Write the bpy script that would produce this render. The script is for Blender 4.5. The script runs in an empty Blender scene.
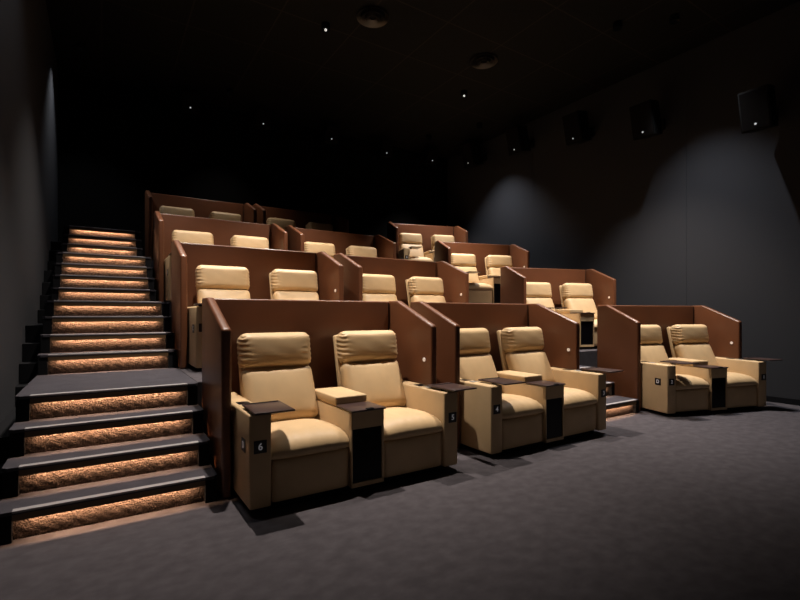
import bpy, bmesh, math, random
from mathutils import Matrix, Vector
random.seed(4)
PI = math.pi
C = bpy.context.scene.collection
SC = bpy.context.scene

# ------------------------------------------------------------------ materials
def mat(name, col, rough=.5, metal=0., bump=None, var=None, spec=None, emit=None, sheen=0., coat=0.):
    m = bpy.data.materials.new(name); m.use_nodes = True
    nt = m.node_tree; n = nt.nodes; b = n['Principled BSDF']
    b.inputs['Base Color'].default_value = (*col, 1)
    b.inputs['Roughness'].default_value = rough
    b.inputs['Metallic'].default_value = metal
    if spec is not None: b.inputs['Specular IOR Level'].default_value = spec
    if sheen:
        b.inputs['Sheen Weight'].default_value = sheen
        b.inputs['Sheen Roughness'].default_value = .4
    if coat: b.inputs['Coat Weight'].default_value = coat
    if emit:
        b.inputs['Emission Color'].default_value = (*emit[0], 1)
        b.inputs['Emission Strength'].default_value = emit[1]
    tc = n.new('ShaderNodeTexCoord')
    def noise(scale, detail=4, stretch=None):
        t = n.new('ShaderNodeTexNoise'); t.inputs['Scale'].default_value = scale
        t.inputs['Detail'].default_value = detail
        if stretch:
            mp = n.new('ShaderNodeMapping'); mp.inputs['Scale'].default_value = stretch
            nt.links.new(tc.outputs['Object'], mp.inputs['Vector']); nt.links.new(mp.outputs['Vector'], t.inputs['Vector'])
        else:
            nt.links.new(tc.outputs['Object'], t.inputs['Vector'])
        return t
    if var:
        scale, amount = var[0], var[1]
        t = noise(scale, 5, var[2] if len(var) > 2 else None)
        r = n.new('ShaderNodeValToRGB')
        r.color_ramp.elements[0].position = .32; r.color_ramp.elements[1].position = .68
        r.color_ramp.elements[0].color = (*[c * (1 - amount) for c in col], 1)
        r.color_ramp.elements[1].color = (*[min(1, c * (1 + amount)) for c in col], 1)
        nt.links.new(t.outputs['Fac'], r.inputs['Fac']); nt.links.new(r.outputs['Color'], b.inputs['Base Color'])
    if bump:
        t = noise(bump[0], bump[3] if len(bump) > 3 else 3, bump[4] if len(bump) > 4 else None)
        bp = n.new('ShaderNodeBump'); bp.inputs['Strength'].default_value = bump[1]; bp.inputs['Distance'].default_value = bump[2]
        nt.links.new(t.outputs['Fac'], bp.inputs['Height']); nt.links.new(bp.outputs['Normal'], b.inputs['Normal'])
    return m

M = dict(
    tan=mat('tan_leather', (.55, .380, .205), .50, spec=.4, bump=(260, .12, .002), var=(5, .05)),
    brown=mat('brown_leather', (.125, .044, .018), .38, bump=(320, .12, .002), var=(4, .06), spec=.5),
    carpet=mat('charcoal_carpet', (.060, .053, .058), .95, bump=(420, .5, .004), var=(9, .16, (1, 1.3, 1)), spec=.1),
    stair_carpet=mat('stair_carpet', (.047, .043, .050), .95, bump=(420, .5, .004), var=(7, .12), spec=.1),
    riser=mat('shaggy_riser', (.15, .108, .086), .9, bump=(90, 1.0, .03, 8), var=(40, .5, (1, 1, 2)), spec=.1),
    nosing=mat('nosing_strip', (.26, .235, .24), .6, bump=(300, .2, .001)),
    black=mat('black_trim', (.005, .005, .006), .8, bump=(200, .1, .001), spec=.12),
    wall=mat('charcoal_wall_fabric', (.034, .034, .038), .9, bump=(500, .3, .001), spec=.15),
    backwall=mat('black_wall', (.004, .004, .004), .95, spec=.05),
    tray=mat('dark_laminate', (.045, .024, .021), .32, bump=(90, .03, .001), var=(30, .15, (1, 6, 1))),
    plate=mat('black_plate', (.012, .008, .008), .35, bump=(90, .02, .001)),
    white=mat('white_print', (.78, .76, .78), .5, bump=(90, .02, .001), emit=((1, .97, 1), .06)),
    glass=mat('black_glass', (.003, .003, .004), .3, bump=(30, .01, .001), spec=.1),
    metal=mat('brushed_metal', (.35, .33, .31), .35, 1., bump=(200, .05, .001)),
    slot=mat('grey_control', (.20, .18, .16), .4, bump=(150, .05, .001)),
    speaker=mat('speaker_black', (.005, .005, .005), .8, bump=(400, .2, .001), spec=.1),
    led=mat('warm_led', (1, .75, .45), .5, emit=((1, .62, .30), 6.)),
    button=mat('button_glow', (.6, .5, .42), .4, emit=((1, .78, .62), .35)),
    pin=mat('badge_glint', (.6, .6, .6), .4, emit=((.9, .95, 1), .35)),  # glow stands in for the reflection on the speaker badges
    lens=mat('lamp_lens', (.8, .8, .8), .3, emit=((1, .95, .9), .6)),
    seam=mat('seam_thread', (.33, .22, .10), .6, bump=(150, .05, .001)),
)
# ceiling: dark tiles with a faint T-bar grid
def ceiling_mat():
    m = bpy.data.materials.new('ceiling_tiles'); m.use_nodes = True
    nt = m.node_tree; n = nt.nodes; b = n['Principled BSDF']
    b.inputs['Roughness'].default_value = .8; b.inputs['Specular IOR Level'].default_value = .2
    tc = n.new('ShaderNodeTexCoord'); br = n.new('ShaderNodeTexBrick')
    br.offset = 0; br.inputs['Scale'].default_value = 1
    br.inputs['Brick Width'].default_value = 1.2; br.inputs['Row Height'].default_value = 1.2
    br.inputs['Mortar Size'].default_value = .012; br.inputs['Mortar Smooth'].default_value = 0
    br.inputs['Color1'].default_value = (.0035, .0032, .003, 1); br.inputs['Color2'].default_value = (.003, .003, .003, 1)
    br.inputs['Mortar'].default_value = (.020, .015, .012, 1)
    nt.links.new(tc.outputs['Object'], br.inputs['Vector']); nt.links.new(br.outputs['Color'], b.inputs['Base Color'])
    return m
M['ceiling'] = ceiling_mat()

# ------------------------------------------------------------------ mesh helpers
def box(bm, x0, x1, y0, y1, z0, z1):
    vs = [bm.verts.new(p) for p in ((x0,y0,z0),(x1,y0,z0),(x1,y1,z0),(x0,y1,z0),(x0,y0,z1),(x1,y0,z1),(x1,y1,z1),(x0,y1,z1))]
    for f in ((0,3,2,1),(4,5,6,7),(0,1,5,4),(1,2,6,5),(2,3,7,6),(3,0,4,7)): bm.faces.new([vs[i] for i in f])
def bevel(bm, r, seg=3):
    bmesh.ops.bevel(bm, geom=bm.edges[:], offset=r, segments=seg, profile=.5, affect='EDGES')
def prism_x(bm, prof, x0, x1):          # polygon in y-z extruded along x
    a = [bm.verts.new((x0, y, z)) for y, z in prof]; b = [bm.verts.new((x1, y, z)) for y, z in prof]
    n = len(prof)
    bm.faces.new(a); bm.faces.new(b[::-1])
    for i in range(n): bm.faces.new([a[i], b[i], b[(i+1) % n], a[(i+1) % n]])
    bmesh.ops.recalc_face_normals(bm, faces=bm.faces[:])
def cyl(bm, c, r, h, axis='Z', seg=24, r2=None):
    m = {'Z': Matrix(), 'X': Matrix.Rotation(PI/2, 4, 'Y'), 'Y': Matrix.Rotation(PI/2, 4, 'X')}[axis]
    bmesh.ops.create_cone(bm, cap_ends=True, segments=seg, radius1=r, radius2=r if r2 is None else r2, depth=h,
                          matrix=Matrix.Translation(c) @ m)
def link(name, bm, m, parent=None, smooth=35):
    me = bpy.data.meshes.new(name); bm.normal_update(); bm.to_mesh(me); bm.free()
    me.materials.append(m)
    if smooth:
        for p in me.polygons: p.use_smooth = True
        me.set_sharp_from_angle(angle=math.radians(smooth))
    o = bpy.data.objects.new(name, me); C.objects.link(o); o.parent = parent
    return o
def bx(name, m, dims, parent=None, r=0, seg=3):
    bm = bmesh.new(); box(bm, *dims)
    if r: bevel(bm, r, seg)
    return link(name, bm, m, parent)
def empty(name, label, cat, loc=(0,0,0), rz=0, group=None):
    o = bpy.data.objects.new(name, None); C.objects.link(o); o.empty_display_size = .1
    o.location = loc; o.rotation_euler = (0, 0, rz); o['label'] = label; o['category'] = cat
    if group: o['group'] = group
    return o
def tag(o, label, cat, group=None):
    o['label'] = label; o['category'] = cat
    if group: o['group'] = group
    return o
def struct(o): o['kind'] = 'structure'; return o
def dup(o, parent=None, swap=None):
    c = o.copy(); C.objects.link(c)
    if parent is not None: c.parent = parent
    if swap and o.name.split('.')[0] in swap: c.data = swap[o.name.split('.')[0]]
    for ch in list(o.children): dup(ch, c, swap)
    return c

def cushion(w, d, h, r, n=(18, 14, 8), top=0., bot=0., gather=0., crown=0.):
    """soft upholstered block, centred; top/bot = puff of the +z / -z faces, gather = wrinkles along the x ends"""
    bm = bmesh.new()
    nx, ny, nz = n
    X = [-1 + 2*i/nx for i in range(nx+1)]; Y = [-1 + 2*i/ny for i in range(ny+1)]; Z = [-1 + 2*i/nz for i in range(nz+1)]
    V = {}
    def v(i, j, k):
        if (i, j, k) not in V: V[(i, j, k)] = bm.verts.new((X[i], Y[j], Z[k]))
        return V[(i, j, k)]
    for i in range(nx):
        for j in range(ny):
            bm.faces.new((v(i,j,0), v(i,j+1,0), v(i+1,j+1,0), v(i+1,j,0)))
            bm.faces.new((v(i,j,nz), v(i+1,j,nz), v(i+1,j+1,nz), v(i,j+1,nz)))
    for i in range(nx):
        for k in range(nz):
            bm.faces.new((v(i,0,k), v(i+1,0,k), v(i+1,0,k+1), v(i,0,k+1)))
            bm.faces.new((v(i,ny,k), v(i,ny,k+1), v(i+1,ny,k+1), v(i+1,ny,k)))
    for j in range(ny):
        for k in range(nz):
            bm.faces.new((v(0,j,k), v(0,j,k+1), v(0,j+1,k+1), v(0,j+1,k)))
            bm.faces.new((v(nx,j,k), v(nx,j+1,k), v(nx,j+1,k+1), v(nx,j,k+1)))
    hw, hd, hh = w/2, d/2, h/2
    for vt in bm.verts:
        x, y, z = vt.co
        p = Vector((x*hw, y*hd, z*hh))
        q = Vector((max(-hw+r, min(hw-r, p.x)), max(-hd+r, min(hd-r, p.y)), max(-hh+r, min(hh-r, p.z))))
        e = p - q
        if e.length > 1e-9: p = q + e.normalized() * min(r, max(abs(e.x), abs(e.y), abs(e.z)))
        fx, fy = 1 - x**4, 1 - y**4
        fx2, fy2 = 1 - x*x, 1 - y*y
        if z > 0: p.z += top * (.55*fx2*fy2 + .45*fx*fy) * z
        if z < 0: p.z += bot * (.55*fx2*fy2 + .45*fx*fy) * z
        if crown: p.y += crown * y * (1 - x*x) * (1 - z*z)
        if gather:
            a = max(0., (abs(x) - .62) / .38)
            wv = math.sin(y*19 + 2.1*math.sin(x*7 + y*3)) * (.6 + .4*math.sin(y*5 + x*3))
            p.z += gather * a * (1 if z > 0 else -.4) * wv * (1 - abs(y)**6) * abs(z)
            p.x += gather * .7 * a * math.sin(y*23 + z*3)
        if gather: p.z += .3*gather*math.sin(x*5+y*2.3)*math.sin(y*4.1+x*2)*(1 if z > 0 else 0)*fx2*fy2
        vt.co = p
    return bm

# digits / letters as meshes
def text_mesh(s, size):
    cu = bpy.data.curves.new('txt', 'FONT'); cu.body = s; cu.size = size; cu.extrude = .0008; cu.offset = size*.018
    cu.align_x = 'CENTER'; cu.align_y = 'CENTER'
    o = bpy.data.objects.new('txt', cu); C.objects.link(o)
    bpy.context.view_layer.update()
    me = bpy.data.meshes.new_from_object(o.evaluated_get(bpy.context.evaluated_depsgraph_get()))
    me.name = 'character_' + s
    bpy.data.objects.remove(o); bpy.data.curves.remove(cu)
    me.materials.clear(); me.materials.append(M['white'])
    return me
DIG = {n: text_mesh(str(n), .066) for n in range(1, 7)}
LET = {c: text_mesh(c, .066) for c in 'ABCD'}
for me in list(DIG.values()): me.transform(Matrix.Rotation(PI/2, 4, 'X'))
for me in list(LET.values()): me.transform(Matrix.Rotation(-PI/2, 4, 'Z') @ Matrix.Rotation(PI/2, 4, 'X'))

# ------------------------------------------------------------------ booth pieces (booth frame: x across, y to the rear, z up, origin at front corner)
W = 1.85; AW = .155; CX0, CX1 = .775, 1.075
ARM = .705
def make_recliner(side):                # side 0: left seat, 1: right seat (mirrored about the booth's middle)
    t = empty('recliner', 'tan leather recliner', 'recliner')
    mir = (lambda a, b: (a, b)) if side == 0 else (lambda a, b: (W-b, W-a))
    ax = mir(0, AW)
    arm = bx('armrest', M['tan'], (*ax, 0, 1.06, .045, ARM), t, .016)
    # stitched welts along the arm
    sw = bmesh.new()
    for z in (ARM-.001,):
        for xx in (ax[0]+.02, ax[1]-.02): box(sw, xx-.0012, xx+.0012, .02, 1.03, z, z+.0018)
    link('welt', sw, M['seam'], arm)
    cxm = (ax[0]+ax[1])/2
    bx('cup_holder', M['glass'], (cxm-.045, cxm+.045, .42, .53, ARM-.004, ARM+.004), arm, .003)
    bx('control_panel', M['slot'], (cxm-.038, cxm+.038, .29, .37, ARM-.004, ARM+.004), arm, .003)
    # tray table, swivelled over the seat (left) or out past the arm (right)
    bm = bmesh.new(); box(bm, -.14, .14, -.19, .20, 0, .016); bevel(bm, .0075, 2)
    if side == 0: bmesh.ops.transform(bm, matrix=Matrix.Translation((.168, .08, ARM+.016)) @ Matrix.Rotation(math.radians(-1.5), 4, 'Z'), verts=bm.verts[:])
    else: bmesh.ops.transform(bm, matrix=Matrix.Translation((1.862, .105, ARM+.016)) @ Matrix.Rotation(math.radians(3), 4, 'Z'), verts=bm.verts[:])
    tr = link('tray_table', bm, M['tray'], t)
    bm = bmesh.new()
    tx = .085 if side == 0 else W-.085
    cyl(bm, (tx, .10, ARM+.008), .028, .022)
    link('tray_pivot', bm, M['black'], tr)
    bm = bmesh.new()
    ex = .168 if side == 0 else 1.862
    box(bm, ex-.125, ex+.125, .235, .247, ARM+.031, ARM+.037); bevel(bm, .002, 1)
    link('tray_lip', bm, M['black'], tr)
    # plates
    px = .074 if side == 0 else W-.063
    pl = bx('number_plate', M['plate'], (px-.045, px+.045, -.004, .003, .432, .522), t, .0015, 1)
    nb = bpy.data.objects.new('seat_number', DIG[6 if side == 0 else 5]); C.objects.link(nb); nb.parent = pl; nb.location = (px, -.0052, .477)
    if side == 0:
        rp = bx('row_plate', M['plate'], (-.004, .003, .105, .205, .420, .512), t, .0015, 1)
        rl = bpy.data.objects.new('row_letter', LET['D']); C.objects.link(rl); rl.parent = rp; rl.location = (-.0052, .155, .466)
    # seat
    sx = mir(AW+.004, CX0-.004); w = sx[1]-sx[0]; xc = (sx[0]+sx[1])/2
    bx('seat_base', M['black'], (sx[0], sx[1], .06, .98, 0.0, .36), t)
    # seat cushion: profile lofted across the width
    bm = bmesh.new()
    prof = [(.66,.36),(.66,.44),(.60,.487),(.48,.503),(.36,.512),(.24,.514),(.15,.508),(.08,.492),(.03,.462),(.002,.425),(-.006,.39),(.006,.364),(.04,.357),(.3,.355),(.5,.355)]
    NX = 22; rows = []
    for i in range(NX+1):
        u = -1 + 2*i/NX; xx = xc + u*w/2
        e = (1-abs(u)**5); ring = []
        for (y, z) in prof:
            dz = 0 if z < .37 else (z-.36)/.15*(-.030*(1-e) + .012*(1-u*u))
            dy = .020*(1-e) if y < .3 else 0
            zz = z + dz + (.0022*math.sin(u*21+y*9)*(1 if .0 < y < .25 and z > .4 else 0))
            ring.append(bm.verts.new((xx, y+dy, zz)))
        rows.append(ring)
    for i in range(NX):
        for j in range(len(prof)):
            k = (j+1) % len(prof); bm.faces.new((rows[i][j], rows[i][k], rows[i+1][k], rows[i+1][j]))
    bm.faces.new(rows[0][::-1]); bm.faces.new(rows[-1]); bmesh.ops.recalc_face_normals(bm, faces=bm.faces[:])
    sc = link('seat_cushion', bm, M['tan'], t, 60)
    # seam running over the nose
    # footrest
    bm = cushion(w-.012, .30, .05, .016, (16, 12, 4), top=.012)
    bmesh.ops.transform(bm, matrix=Matrix.Translation((xc, .045, .205)) @ Matrix.Rotation(PI/2, 4, 'X'), verts=bm.verts[:])
    fr = link('footrest', bm, M['tan'], t, 60)
    # backrest shell + cushion + headrest
    lean = math.radians(-25); BY = -.045; xc += .0 if side == 0 else .03
    bm = bmesh.new(); box(bm, -.312, .312, -.03, .03, -.34, .34); bevel(bm, .022, 4)
    bmesh.ops.transform(bm, matrix=Matrix.Translation((xc+(.012 if side == 0 else -.004), 1.005+BY, .86)) @ Matrix.Rotation(math.radians(-13), 4, 'X'), verts=bm.verts[:])
    link('back_shell', bm, M['tan'], t)
    bm = cushion(.635, .50, .17, .062, (20, 16, 8), top=.030, gather=.002)
    for v in bm.verts:                  # two vertical tufting lines
        for s in (-.11, .11):
            if v.co.z > 0: v.co.z -= .006*math.exp(-((v.co.x-s)/.02)**2)
    bmesh.ops.transform(bm, matrix=Matrix.Translation((xc, .815+BY, .695)) @ Matrix.Rotation(lean, 4, 'X') @ Matrix.Rotation(PI/2, 4, 'X'), verts=bm.verts[:])
    bk = link('backrest', bm, M['tan'], t, 60)
    bm = cushion(.645, .325, .20, .075, (30, 40, 8), top=.022, gather=.0042)
    bmesh.ops.transform(bm, matrix=Matrix.Translation((xc, .945+BY, 1.070)) @ Matrix.Rotation(math.radians(-10), 4, 'X') @ Matrix.Rotation(PI/2, 4, 'X'), verts=bm.verts[:])
    link('headrest', bm, M['tan'], bk, 60)
    return t

def make_console():
    t = empty('centre_console', 'console', 'console')
    a, b = CX0+.004, CX1-.004
    bm = bmesh.new()                    # body as a frame round the cooler opening
    box(bm, a, b, .03, .90, .045, .63)
    bevel(bm, .006, 2)
    link('body', bm, M['tan'], t)
    fr = bmesh.new()
    box(fr, a, a+.010, -.004, .035, .045, .635); box(fr, b-.016, b, -.004, .035, .045, .635)
    box(fr, a, b, -.004, .035, .50, .635); box(fr, a, b, -.004, .035, .045, .078)
    link('front_frame', fr, M['tan'], t)
    bx('cooler_door', M['glass'], (a+.011, b-.017, .008, .034, .079, .499), t, .002, 1)
    bx('lid', M['tan'], (a-.002, b+.004, .285, .80, .632, .712), t, .014)
    tb = bx('flap_table', M['tray'], (a-.002, b+.012, -.02, .280, .634, .650), t, .006, 2)
    bx('latch', M['black'], (a+.13, a+.19, -.026, .01, .648, .656), tb, .002, 1)
    return t

def make_partition():
    t = empty('partition', 'partition', 'partition')
    a, th = .093, .074; hf, hb, d1, d2, D = 1.287, 1.548, .426, 1.065, 1.268
    for s in (0, 1):
        x0 = -a if s == 0 else W+a-th
        bm = bmesh.new(); prism_x(bm, [(d1, 0), (d1, hf), (d2, hb), (D, hb), (D, 0)], x0, x0+th); bevel(bm, .022, 4)
        p = link('side_panel', bm, M['brown'], t)
        if s == 1:
            bm = bmesh.new(); cyl(bm, (x0-.003, .545, .945), .021, .012, 'X', 24); bevel(bm, .002, 1)
            c = link('call_button', bm, M['button'], p)
    bm = bmesh.new(); box(bm, -a+th+.002, W+a-th-.002, D-.066, D-.002, .0, hb-.004); bevel(bm, .018, 4)
    link('back_panel', bm, M['brown'], t)
    for xx in (-a+th+.022, W+a-th-.022):
        bx('corner_seam', M['black'], (xx-.004, xx+.004, D-.0685, D-.060, .02, hb-.018), t)
    return t

R = .779
TH = .2940 - .5711
booths = [
    ('A', (.855, 3.243), 0, 0), ('B', (3.153, 3.285), 0, 0), ('C', (6.454, 3.340), 0, TH),
    ('D', (.842, 5.317), 1, 0), ('E', (3.110, 5.342), 1, 0), ('F', (6.327, 5.370), 1, TH),
    ('G', (.830, 7.551), 2, 0), ('H', (3.105, 7.565), 2, 0), ('I', (6.323, 7.511), 2, TH),
    ('J', (.834, 9.506), 3, 0), ('K', (2.985, 9.470), 3, 0), ('L', (6.292, 9.615), 3, TH)]
ROWS = ['front row', 'second row', 'third row', 'back row']
COLS = ['nearest the long lit stairs', 'in the middle', 'nearest the grey side wall']
seatL, seatR, cons, part = make_recliner(0), make_recliner(1), make_console(), make_partition()
OFF = {}; LEFTS = set(); TRAY0 = 0
for t_, off in ((seatL, (.39, .5, 0)), (seatR, (W-.39, .5, 0)), (cons, (W/2, .5, 0)), (part, (W/2, .85, 0))):
    for ch in t_.children: ch.location = Vector(ch.location) - Vector(off)
    OFF[t_] = Vector(off)
first = True
for i, (k, (x, y), row, rz) in enumerate(booths):
    col = i % 3
    nl, nr = 6 - 2*col, 5 - 2*col
    swL = {'seat_number': DIG[nl], 'row_letter': LET['DCBA'[row]]}; swR = {'seat_number': DIG[nr]}
    if first: L, Rr, cc, pp = seatL, seatR, cons, part
    else: L, Rr, cc, pp = dup(seatL, None, swL), dup(seatR, None, swR), dup(cons), dup(part)
    first = False
    LEFTS.add(L)
    if i > 0: TRAY0 = -.015
    for o, src in ((L, seatL), (Rr, seatR), (cc, cons), (pp, part)):
        o.location = Vector((x, y, row*R)) + Matrix.Rotation(rz, 3, 'Z') @ OFF[src]; o.rotation_euler = (0, 0, rz)
    for o, dx in ((L, (-.015, .055, .13)[col]), (Rr, (0, .06, .06)[col])):
        for ch in o.children:
            if ch.name.startswith('tray_table'): ch.location.x += dx - (TRAY0 if o is not seatL and o.name.split('.')[0]=='recliner' and o in LEFTS else 0)
    if col == 1:                        # only seats on a stair carry a row plate
        for ch in list(L.children):
            if ch.name.startswith('row_plate'):
                for g in list(ch.children): bpy.data.objects.remove(g)
                bpy.data.objects.remove(ch)
    where = f'{ROWS[row]} booth {COLS[col]}'
    if row == 0:
        L['label'] = f'tan leather recliner with number {nl} on its arm, in the front row'
        Rr['label'] = f'tan leather recliner with number {nr} on its arm, in the front row'
    else:
        L['label'] = f'tan recliner, stair-side seat of the {where}'
        Rr['label'] = f'tan recliner, wall-side seat of the {where}'
    cc['label'] = f'tan console with black cooler door, {where}'
    pp['label'] = f'brown leather privacy partition wrapping the {where}'
    L['group'] = Rr['group'] = f'recliners in the {ROWS[row]}'
    cc['group'] = 'consoles between paired recliners'; pp['group'] = 'brown booth partitions'

# ------------------------------------------------------------------ setting
XL, XR, YB, YF, H = -.72, 9.0, 11.3, -3.0, 6.2
struct(bx('floor', M['carpet'], (XL-.2, XR+.2, YF, YB+.2, -.1, 0)))
struct(bx('ceiling', M['ceiling'], (XL-.2, XR+.2, YF, YB+.2, H, H+.1)))
struct(bx('wall_left', M['wall'], (XL-.2, XL, YF, YB+.2, 0, H)))
struct(bx('wall_back', M['backwall'], (XL, XR+.03, YB, YB+.2, 0, H)))
seams = [YF, .9, 4.32, 7.91, YB]        # fabric panels on the right wall, open joints between them
for a, b in zip(seams, seams[1:]):
    struct(bx('wall_right', M['wall'], (XR, XR+.03, a+(.0015 if a > YF else 0), b-(.0015 if b < YB else 0), 0, H), None, .001, 1))
struct(bx('wall_right', M['black'], (XR+.031, XR+.2, YF, YB+.2, 0, H)))
struct(bx('baseboard_right', M['black'], (XR-.02, XR, YF, 4.5, 0, .09)))
struct(bx('baseboard_left', M['black'], (XL, XL+.02, YF, 3.6, 0, .09)))
XS0, XS1 = -.55, .735                    # long staircase
# seating tiers
def tier(n, f0, f1, y1):
    z = R*n
    bm = bmesh.new()
    prof = [(XS1+.004, f0), (5.12, f0), (5.12, f1), (XR-.001, f1), (XR-.001, y1), (XS1+.004, y1)]
    lo = [bm.verts.new((x, y, 0)) for x, y in prof]; hi = [bm.verts.new((x, y, z)) for x, y in prof]
    bm.faces.new(lo[::-1]); bm.faces.new(hi)
    for i in range(len(prof)): j = (i+1) % len(prof); bm.faces.new((lo[i], lo[j], hi[j], hi[i]))
    bmesh.ops.recalc_face_normals(bm, faces=bm.faces[:])
    o = link('floor_tier', bm, M['carpet'], None, 0); struct(o)
tier(1, 4.565, 4.86, 6.64)
tier(2, 6.642, 6.86, 8.84)
tier(3, 8.842, 9.00, YB)

# ------------------------------------------------------------------ stairs
def stairs(name, label, x0, x1, ys, zs, yend, flank=None, lum=1.0):
    t = empty(name, label, 'stairs', ((x0+x1)/2, ys[0], 0)); ox, oy = (x0+x1)/2, ys[0]
    X0_, X1_ = x0, x1
    e = .09                              # dark end brackets
    for k, (y, z) in enumerate(zip(ys, zs)):
        zb = 0 if k == 0 else zs[k-1]
        x0, x1 = X0_, X1_
        if flank is not None and k > 7: x0, x1 = (X0_-.03, X1_-.04) if k < 12 else (X0_, X1_-.13)
        ynext = (ys[k+1]+.055) if k+1 < len(ys) else yend
        # tread slab with clipped front corners
        bm = bmesh.new()
        c = .03
        pf = [(x0+c, y), (x1-c, y), (x1, y+c), (x1, ynext), (x0, ynext), (x0, y+c)]
        lo = [bm.verts.new((a-ox, b-oy, z-.022)) for a, b in pf]; hi = [bm.verts.new((a-ox, b-oy, z)) for a, b in pf]
        bm.faces.new(lo[::-1]); bm.faces.new(hi)
        for i in range(6): j = (i+1) % 6; bm.faces.new((lo[i], lo[j], hi[j], hi[i]))
        tr = link('tread', bm, M['stair_carpet'], t, 0)
        bx('nosing', M['nosing'], (x0+e-ox, x1-e-ox, y-.003-oy, y+.045-oy, z-.012, z+.003), tr, .002, 1)
        bx('fascia', M['stair_trim'], (x0+e-ox, x1-e-ox, y+.002-oy, y+.014-oy, z-.062, z-.0225), tr)
        bx('light_strip', M['led'], (x0+e+.06-ox, x1-e-.06-ox, y+.030-oy, y+.038-oy, z-.030, z-.024), tr)
        if flank is not None:
            bx('side_stringer', M['black'], (flank-ox, x0-.001-ox, y+.01-oy, ynext-oy-.046, zb-(.3 if k else 0), z-.15 if k == 0 else zb-.10), t, .003, 1)
        # body under the tread
        bx('step_body', M['black'], (x0+.004-ox, x1-.004-ox, y+.064-oy, ynext-.002-oy, zb, z-.0225), t)
        # shaggy riser panel between the end brackets
        bm = bmesh.new()
        nx, nz = 120, 14
        X0, X1, Z0, Z1 = x0+e, x1-e, zb+.001, z-.0235
        g = [[None]*(nz+1) for _ in range(nx+1)]
        for i in range(nx+1):
            for j in range(nz+1):
                u, w = i/nx, j/nz
                d = .0015*math.sin(u*61+w*7)*math.sin(w*9+u*13) + .0012*math.sin(i*2.9+j*1.7)*math.sin(i*.7-j*2.3)
                d += .010*math.sin(w*PI)
                g[i][j] = bm.verts.new((X0+(X1-X0)*u-ox, y+.055-d-oy, Z0+(Z1-Z0)*w))
        for i in range(nx):
            for j in range(nz): bm.faces.new((g[i][j], g[i+1][j], g[i+1][j+1], g[i][j+1]))
        # give it depth: closed back
        bk = [bm.verts.new((a-ox, y+.0635-oy, b)) for a, b in ((X0, Z0), (X1, Z0), (X1, Z1), (X0, Z1))]
        bm.faces.new(bk[::-1][::-1])
        bm.faces.new([bk[0], bk[1]] + [g[i][0] for i in range(nx, -1, -1)])
        bm.faces.new([bk[3], bk[2]][::-1] + [g[i][nz] for i in range(nx+1)])
        bm.faces.new([bk[0]] + [g[0][j] for j in range(nz+1)] + [bk[3]])
        bm.faces.new([bk[1]] + [g[nx][j] for j in range(nz+1)] + [bk[2]])
        bmesh.ops.recalc_face_normals(bm, faces=bm.faces[:])
        link('riser', bm, M['riser'], t, 80)
        for xa, xb in ((x0+.006, x0+e-.001), (x1-e+.001, x1-.006)):
            bx('end_bracket', M['black'], (xa-ox, xb-ox, y+.010-oy, y+.0635-oy, zb+.001, z-.0235), t, .003, 1)
        # the strip's light
        li = bpy.data.lights.new('strip_light', 'AREA'); li.shape = 'RECTANGLE'
        li.size = (x1-x0)-2*e-.16; li.size_y = .010; li.energy = LED*lum*((x1-x0)/1.375); li.color = (1, .61, .37)
        lo_ = bpy.data.objects.new('strip_light', li); C.objects.link(lo_); lo_.parent = t
        lo_.location = ((x0+x1)/2-ox, y+.030-oy, z-.032); lo_.rotation_euler = (math.radians(-16), 0, 0)
    return t
M['stair_trim'] = mat('dark_olive_trim', (.09, .05, .018), .5, bump=(200, .1, .001))
LED = 6.6
ys = [3.66, 3.94, 4.22, 4.50, 5.93, 6.17, 6.41, 6.65, 7.84, 8.11, 8.38, 8.65, 9.20, 9.47, 9.74]
zs = [.195, .39, .584, .779, .985, 1.18, 1.375, 1.558, 1.765, 1.96, 2.15, 2.337, 2.545, 2.73, 2.915]
stairs('staircase', 'long carpeted stairs with warm lit shaggy risers beside the left wall', XS0, XS1, ys, zs, YB-.02, flank=XL+.001)
# filler block under the long stairs, between the flights (solid rise beneath)
stairs('staircase', 'short lit steps between the middle and wall-side front booths', 5.15, 6.42, [3.70, 4.07, 4.44, 4.80], zs[:4], 4.859)
for (n, yy) in ((1, [5.72, 6.10, 6.47, 6.80]), (2, [7.90, 8.25, 8.60, 8.94])):
    stairs('staircase', ['', 'lit steps between the second row booths away from the long stairs', 'lit steps between the third row booths away from the long stairs'][n],
           5.15, 6.25, yy, [R*n + z for z in zs[:4]], [0, 6.859, 8.999][n])

# ------------------------------------------------------------------ ceiling fittings
def downlight(x, y, energy, size=80, blend=.9, label=None, rad=.035, col=(1, .90, .80), glint=False):
    t = empty('downlight', label or 'small black ceiling downlight', 'downlight', (x, y, H), 0, 'ceiling downlights')
    bm = bmesh.new()
    bmesh.ops.create_cone(bm, cap_ends=False, segments=28, radius1=.075, radius2=.070, depth=.10, matrix=Matrix.Translation((0, 0, -.05)))
    bmesh.ops.solidify(bm, geom=bm.faces[:], thickness=.006)
    link('housing', bm, M['speaker'], t)
    bm = bmesh.new(); bmesh.ops.create_uvsphere(bm, u_segments=16, v_segments=8, radius=.022, matrix=Matrix.Translation((0, 0, -.098 if glint else -.025)))
    link('lens', bm, M['lens'], t)
    li = bpy.data.lights.new('lamp', 'SPOT'); li.energy = energy; li.spot_size = math.radians(size); li.spot_blend = blend
    li.shadow_soft_size = rad; li.color = col
    o = bpy.data.objects.new('lamp', li); C.objects.link(o); o.parent = t; o.location = (0, 0, -.14)
    return t
P = 1800
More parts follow.
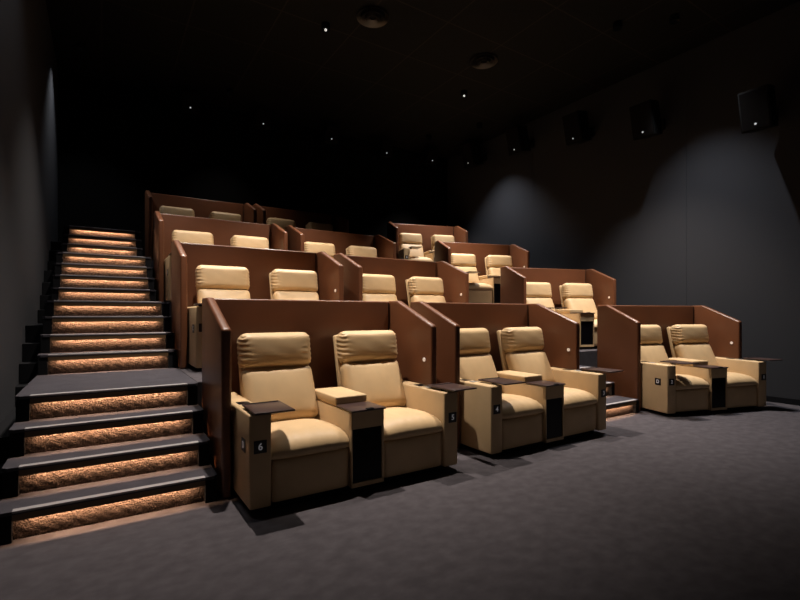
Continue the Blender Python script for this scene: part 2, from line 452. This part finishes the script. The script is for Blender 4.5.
LAMPS = [
 (1.15, 4.50, 1.0, 67, 'ceiling downlight above the front booth nearest the long stairs'),
 (4.15, 4.50, 1.0, 71, 'ceiling downlight above the middle front booth'),
 (7.15, 4.50, 1.0, 78, 'ceiling downlight above the front booth nearest the side wall'),
 (.90, 7.20, .6, 76, 'ceiling downlight over the upper flight of the long stairs'),
 (3.12, 7.13, .9, 76, 'ceiling downlight glinting near the round diffuser above the second row'),
 (6.57, 7.67, 1.0, 74, 'ceiling downlight glinting above the third row by the side wall'),
 (2.3, 10.3, .09, 80, 'added weak fill lamp above the back row by the long stairs'),  # weak lamp added to lift the dim back-row headrests
 (7.40, 10.1, .38, 74, 'ceiling downlight above the back row by the side wall'),
]
for x, y, e, s, lb in LAMPS: downlight(x, y, P*e, s, 1, lb, glint='glinting' in lb)
for x, y, e, sz, lb in ((7.75, 3.90, 1.08, 84, 'ceiling downlight washing the front stretch of the grey side wall'),
                    (8.0, 8.75, .75, 92, 'ceiling downlight washing the rear stretch of the grey side wall'),
                    (-.38, 5.20, .16, 116, 'ceiling downlight washing the wall beside the long stairs'),
                    (-.30, 10.0, .22, 90, 'ceiling downlight washing the wall at the top of the stairs')):
    downlight(x, y, 620*e, sz, 1, lb, .03, (.90, .94, 1))

def diffuser(x, y, label):
    t = empty('air_diffuser', label, 'air vent', (x, y, H), 0, 'round ceiling diffusers')
    for r, z in ((.26, -.015), (.19, -.035), (.12, -.055)):
        bm = bmesh.new()
        bmesh.ops.create_cone(bm, cap_ends=False, segments=40, radius1=r, radius2=r-.06, depth=.04, matrix=Matrix.Translation((0, 0, z)))
        bmesh.ops.solidify(bm, geom=bm.faces[:], thickness=.006)
        link('ring', bm, M['vent'], t)
    return t
M['vent'] = mat('diffuser_metal', (.07, .065, .06), .4, 1., bump=(100, .05, .001))
diffuser(3.67, 6.52, 'round metal air diffuser on the ceiling above the second row middle booth')
diffuser(6.07, 6.52, 'round metal air diffuser on the ceiling over the steps toward the side wall')

def speaker(loc, rz, tilt, label, w=.42, h=.55, d=.38, wall=.25, group='rear wall speakers'):
    t = empty('speaker', label, 'speaker', loc, rz, group)
    mtx = Matrix.Rotation(math.radians(tilt), 4, 'X')
    bm = bmesh.new()
    q = [(-w/2, -d/2), (w/2, -d/2), (w*.36, d/2), (-w*.36, d/2)]
    lo = [bm.verts.new((x, y, -h/2)) for x, y in q]; hi = [bm.verts.new((x, y, h/2)) for x, y in q]
    bm.faces.new(lo[::-1]); bm.faces.new(hi)
    for i in range(4): j = (i+1) % 4; bm.faces.new((lo[i], lo[j], hi[j], hi[i]))
    bevel(bm, .008, 2); bmesh.ops.transform(bm, matrix=mtx, verts=bm.verts[:]); link('cabinet', bm, M['speaker'], t)
    g = bmesh.new(); box(g, -w/2+.02, w/2-.02, -d/2-.012, -d/2-.001, -h/2+.02, h/2-.02); bevel(g, .004, 1)
    bmesh.ops.transform(g, matrix=mtx, verts=g.verts[:]); gr = link('grille', g, M['grille'], t)
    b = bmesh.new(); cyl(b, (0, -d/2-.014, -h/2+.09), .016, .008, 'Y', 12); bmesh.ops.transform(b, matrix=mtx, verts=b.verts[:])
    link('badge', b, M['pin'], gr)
    a = bmesh.new(); cyl(a, (0, d/2+wall/2-.03, 0), .025, wall+.05, 'Y', 12); box(a, -.08, .08, d/2+wall-.03, d/2+wall, -.1, .1)
    link('bracket', a, M['black'], t)
M['grille'] = mat('grille_cloth', (.007, .006, .006), .9, bump=(600, .3, .001), spec=.08)
names = ['nearest the long stairs', 'second from the long stairs', 'third from the long stairs', 'fourth from the long stairs', 'in the corner by the side wall']
for (x, z), nm in zip(((1.57, 5.90), (3.10, 5.90), (4.79, 5.90), (6.38, 5.85), (7.89, 6.0-.08)), names):
    speaker((x, 10.86-.15, z-.02), 0, 14, f'black speaker high on the rear wall, {nm}', .36, .40, .30, .43)
names = ['highest, beside the rear corner', 'second from the rear corner', 'third from the rear corner', 'second lowest of its row', 'lowest of its row']
for (y, z), nm in zip(((9.60, 5.75), (7.93, 5.62), (6.27, 5.36), (4.77, 5.00), (3.02, 4.55)), names):
    speaker((8.52, y, z), -PI/2, 14, f'black speaker bracketed on the grey side wall, {nm}', .40, .60, .40, .26, 'side wall speakers')

# ------------------------------------------------------------------ world, camera, colour
w = bpy.data.worlds.new('world'); SC.world = w; w.use_nodes = True
bg = w.node_tree.nodes['Background']; bg.inputs['Color'].default_value = (1, .94, .90, 1); bg.inputs['Strength'].default_value = .023
cam = bpy.data.cameras.new('camera'); co = bpy.data.objects.new('camera', cam); C.objects.link(co)
co.location = (0, 0, 1.40); co.rotation_euler = (PI/2, 0, -.5711)
cam.sensor_width = 36; cam.sensor_fit = 'HORIZONTAL'; cam.lens = 464.618/800*36; cam.shift_y = 14.2/800
cam.clip_start = .05; cam.clip_end = 60
SC.camera = co
SC.view_settings.view_transform = 'Standard'; SC.view_settings.look = 'None'
SC.view_settings.gamma = 1; SC.view_settings.exposure = 0; SC.view_settings.use_curve_mapping = False
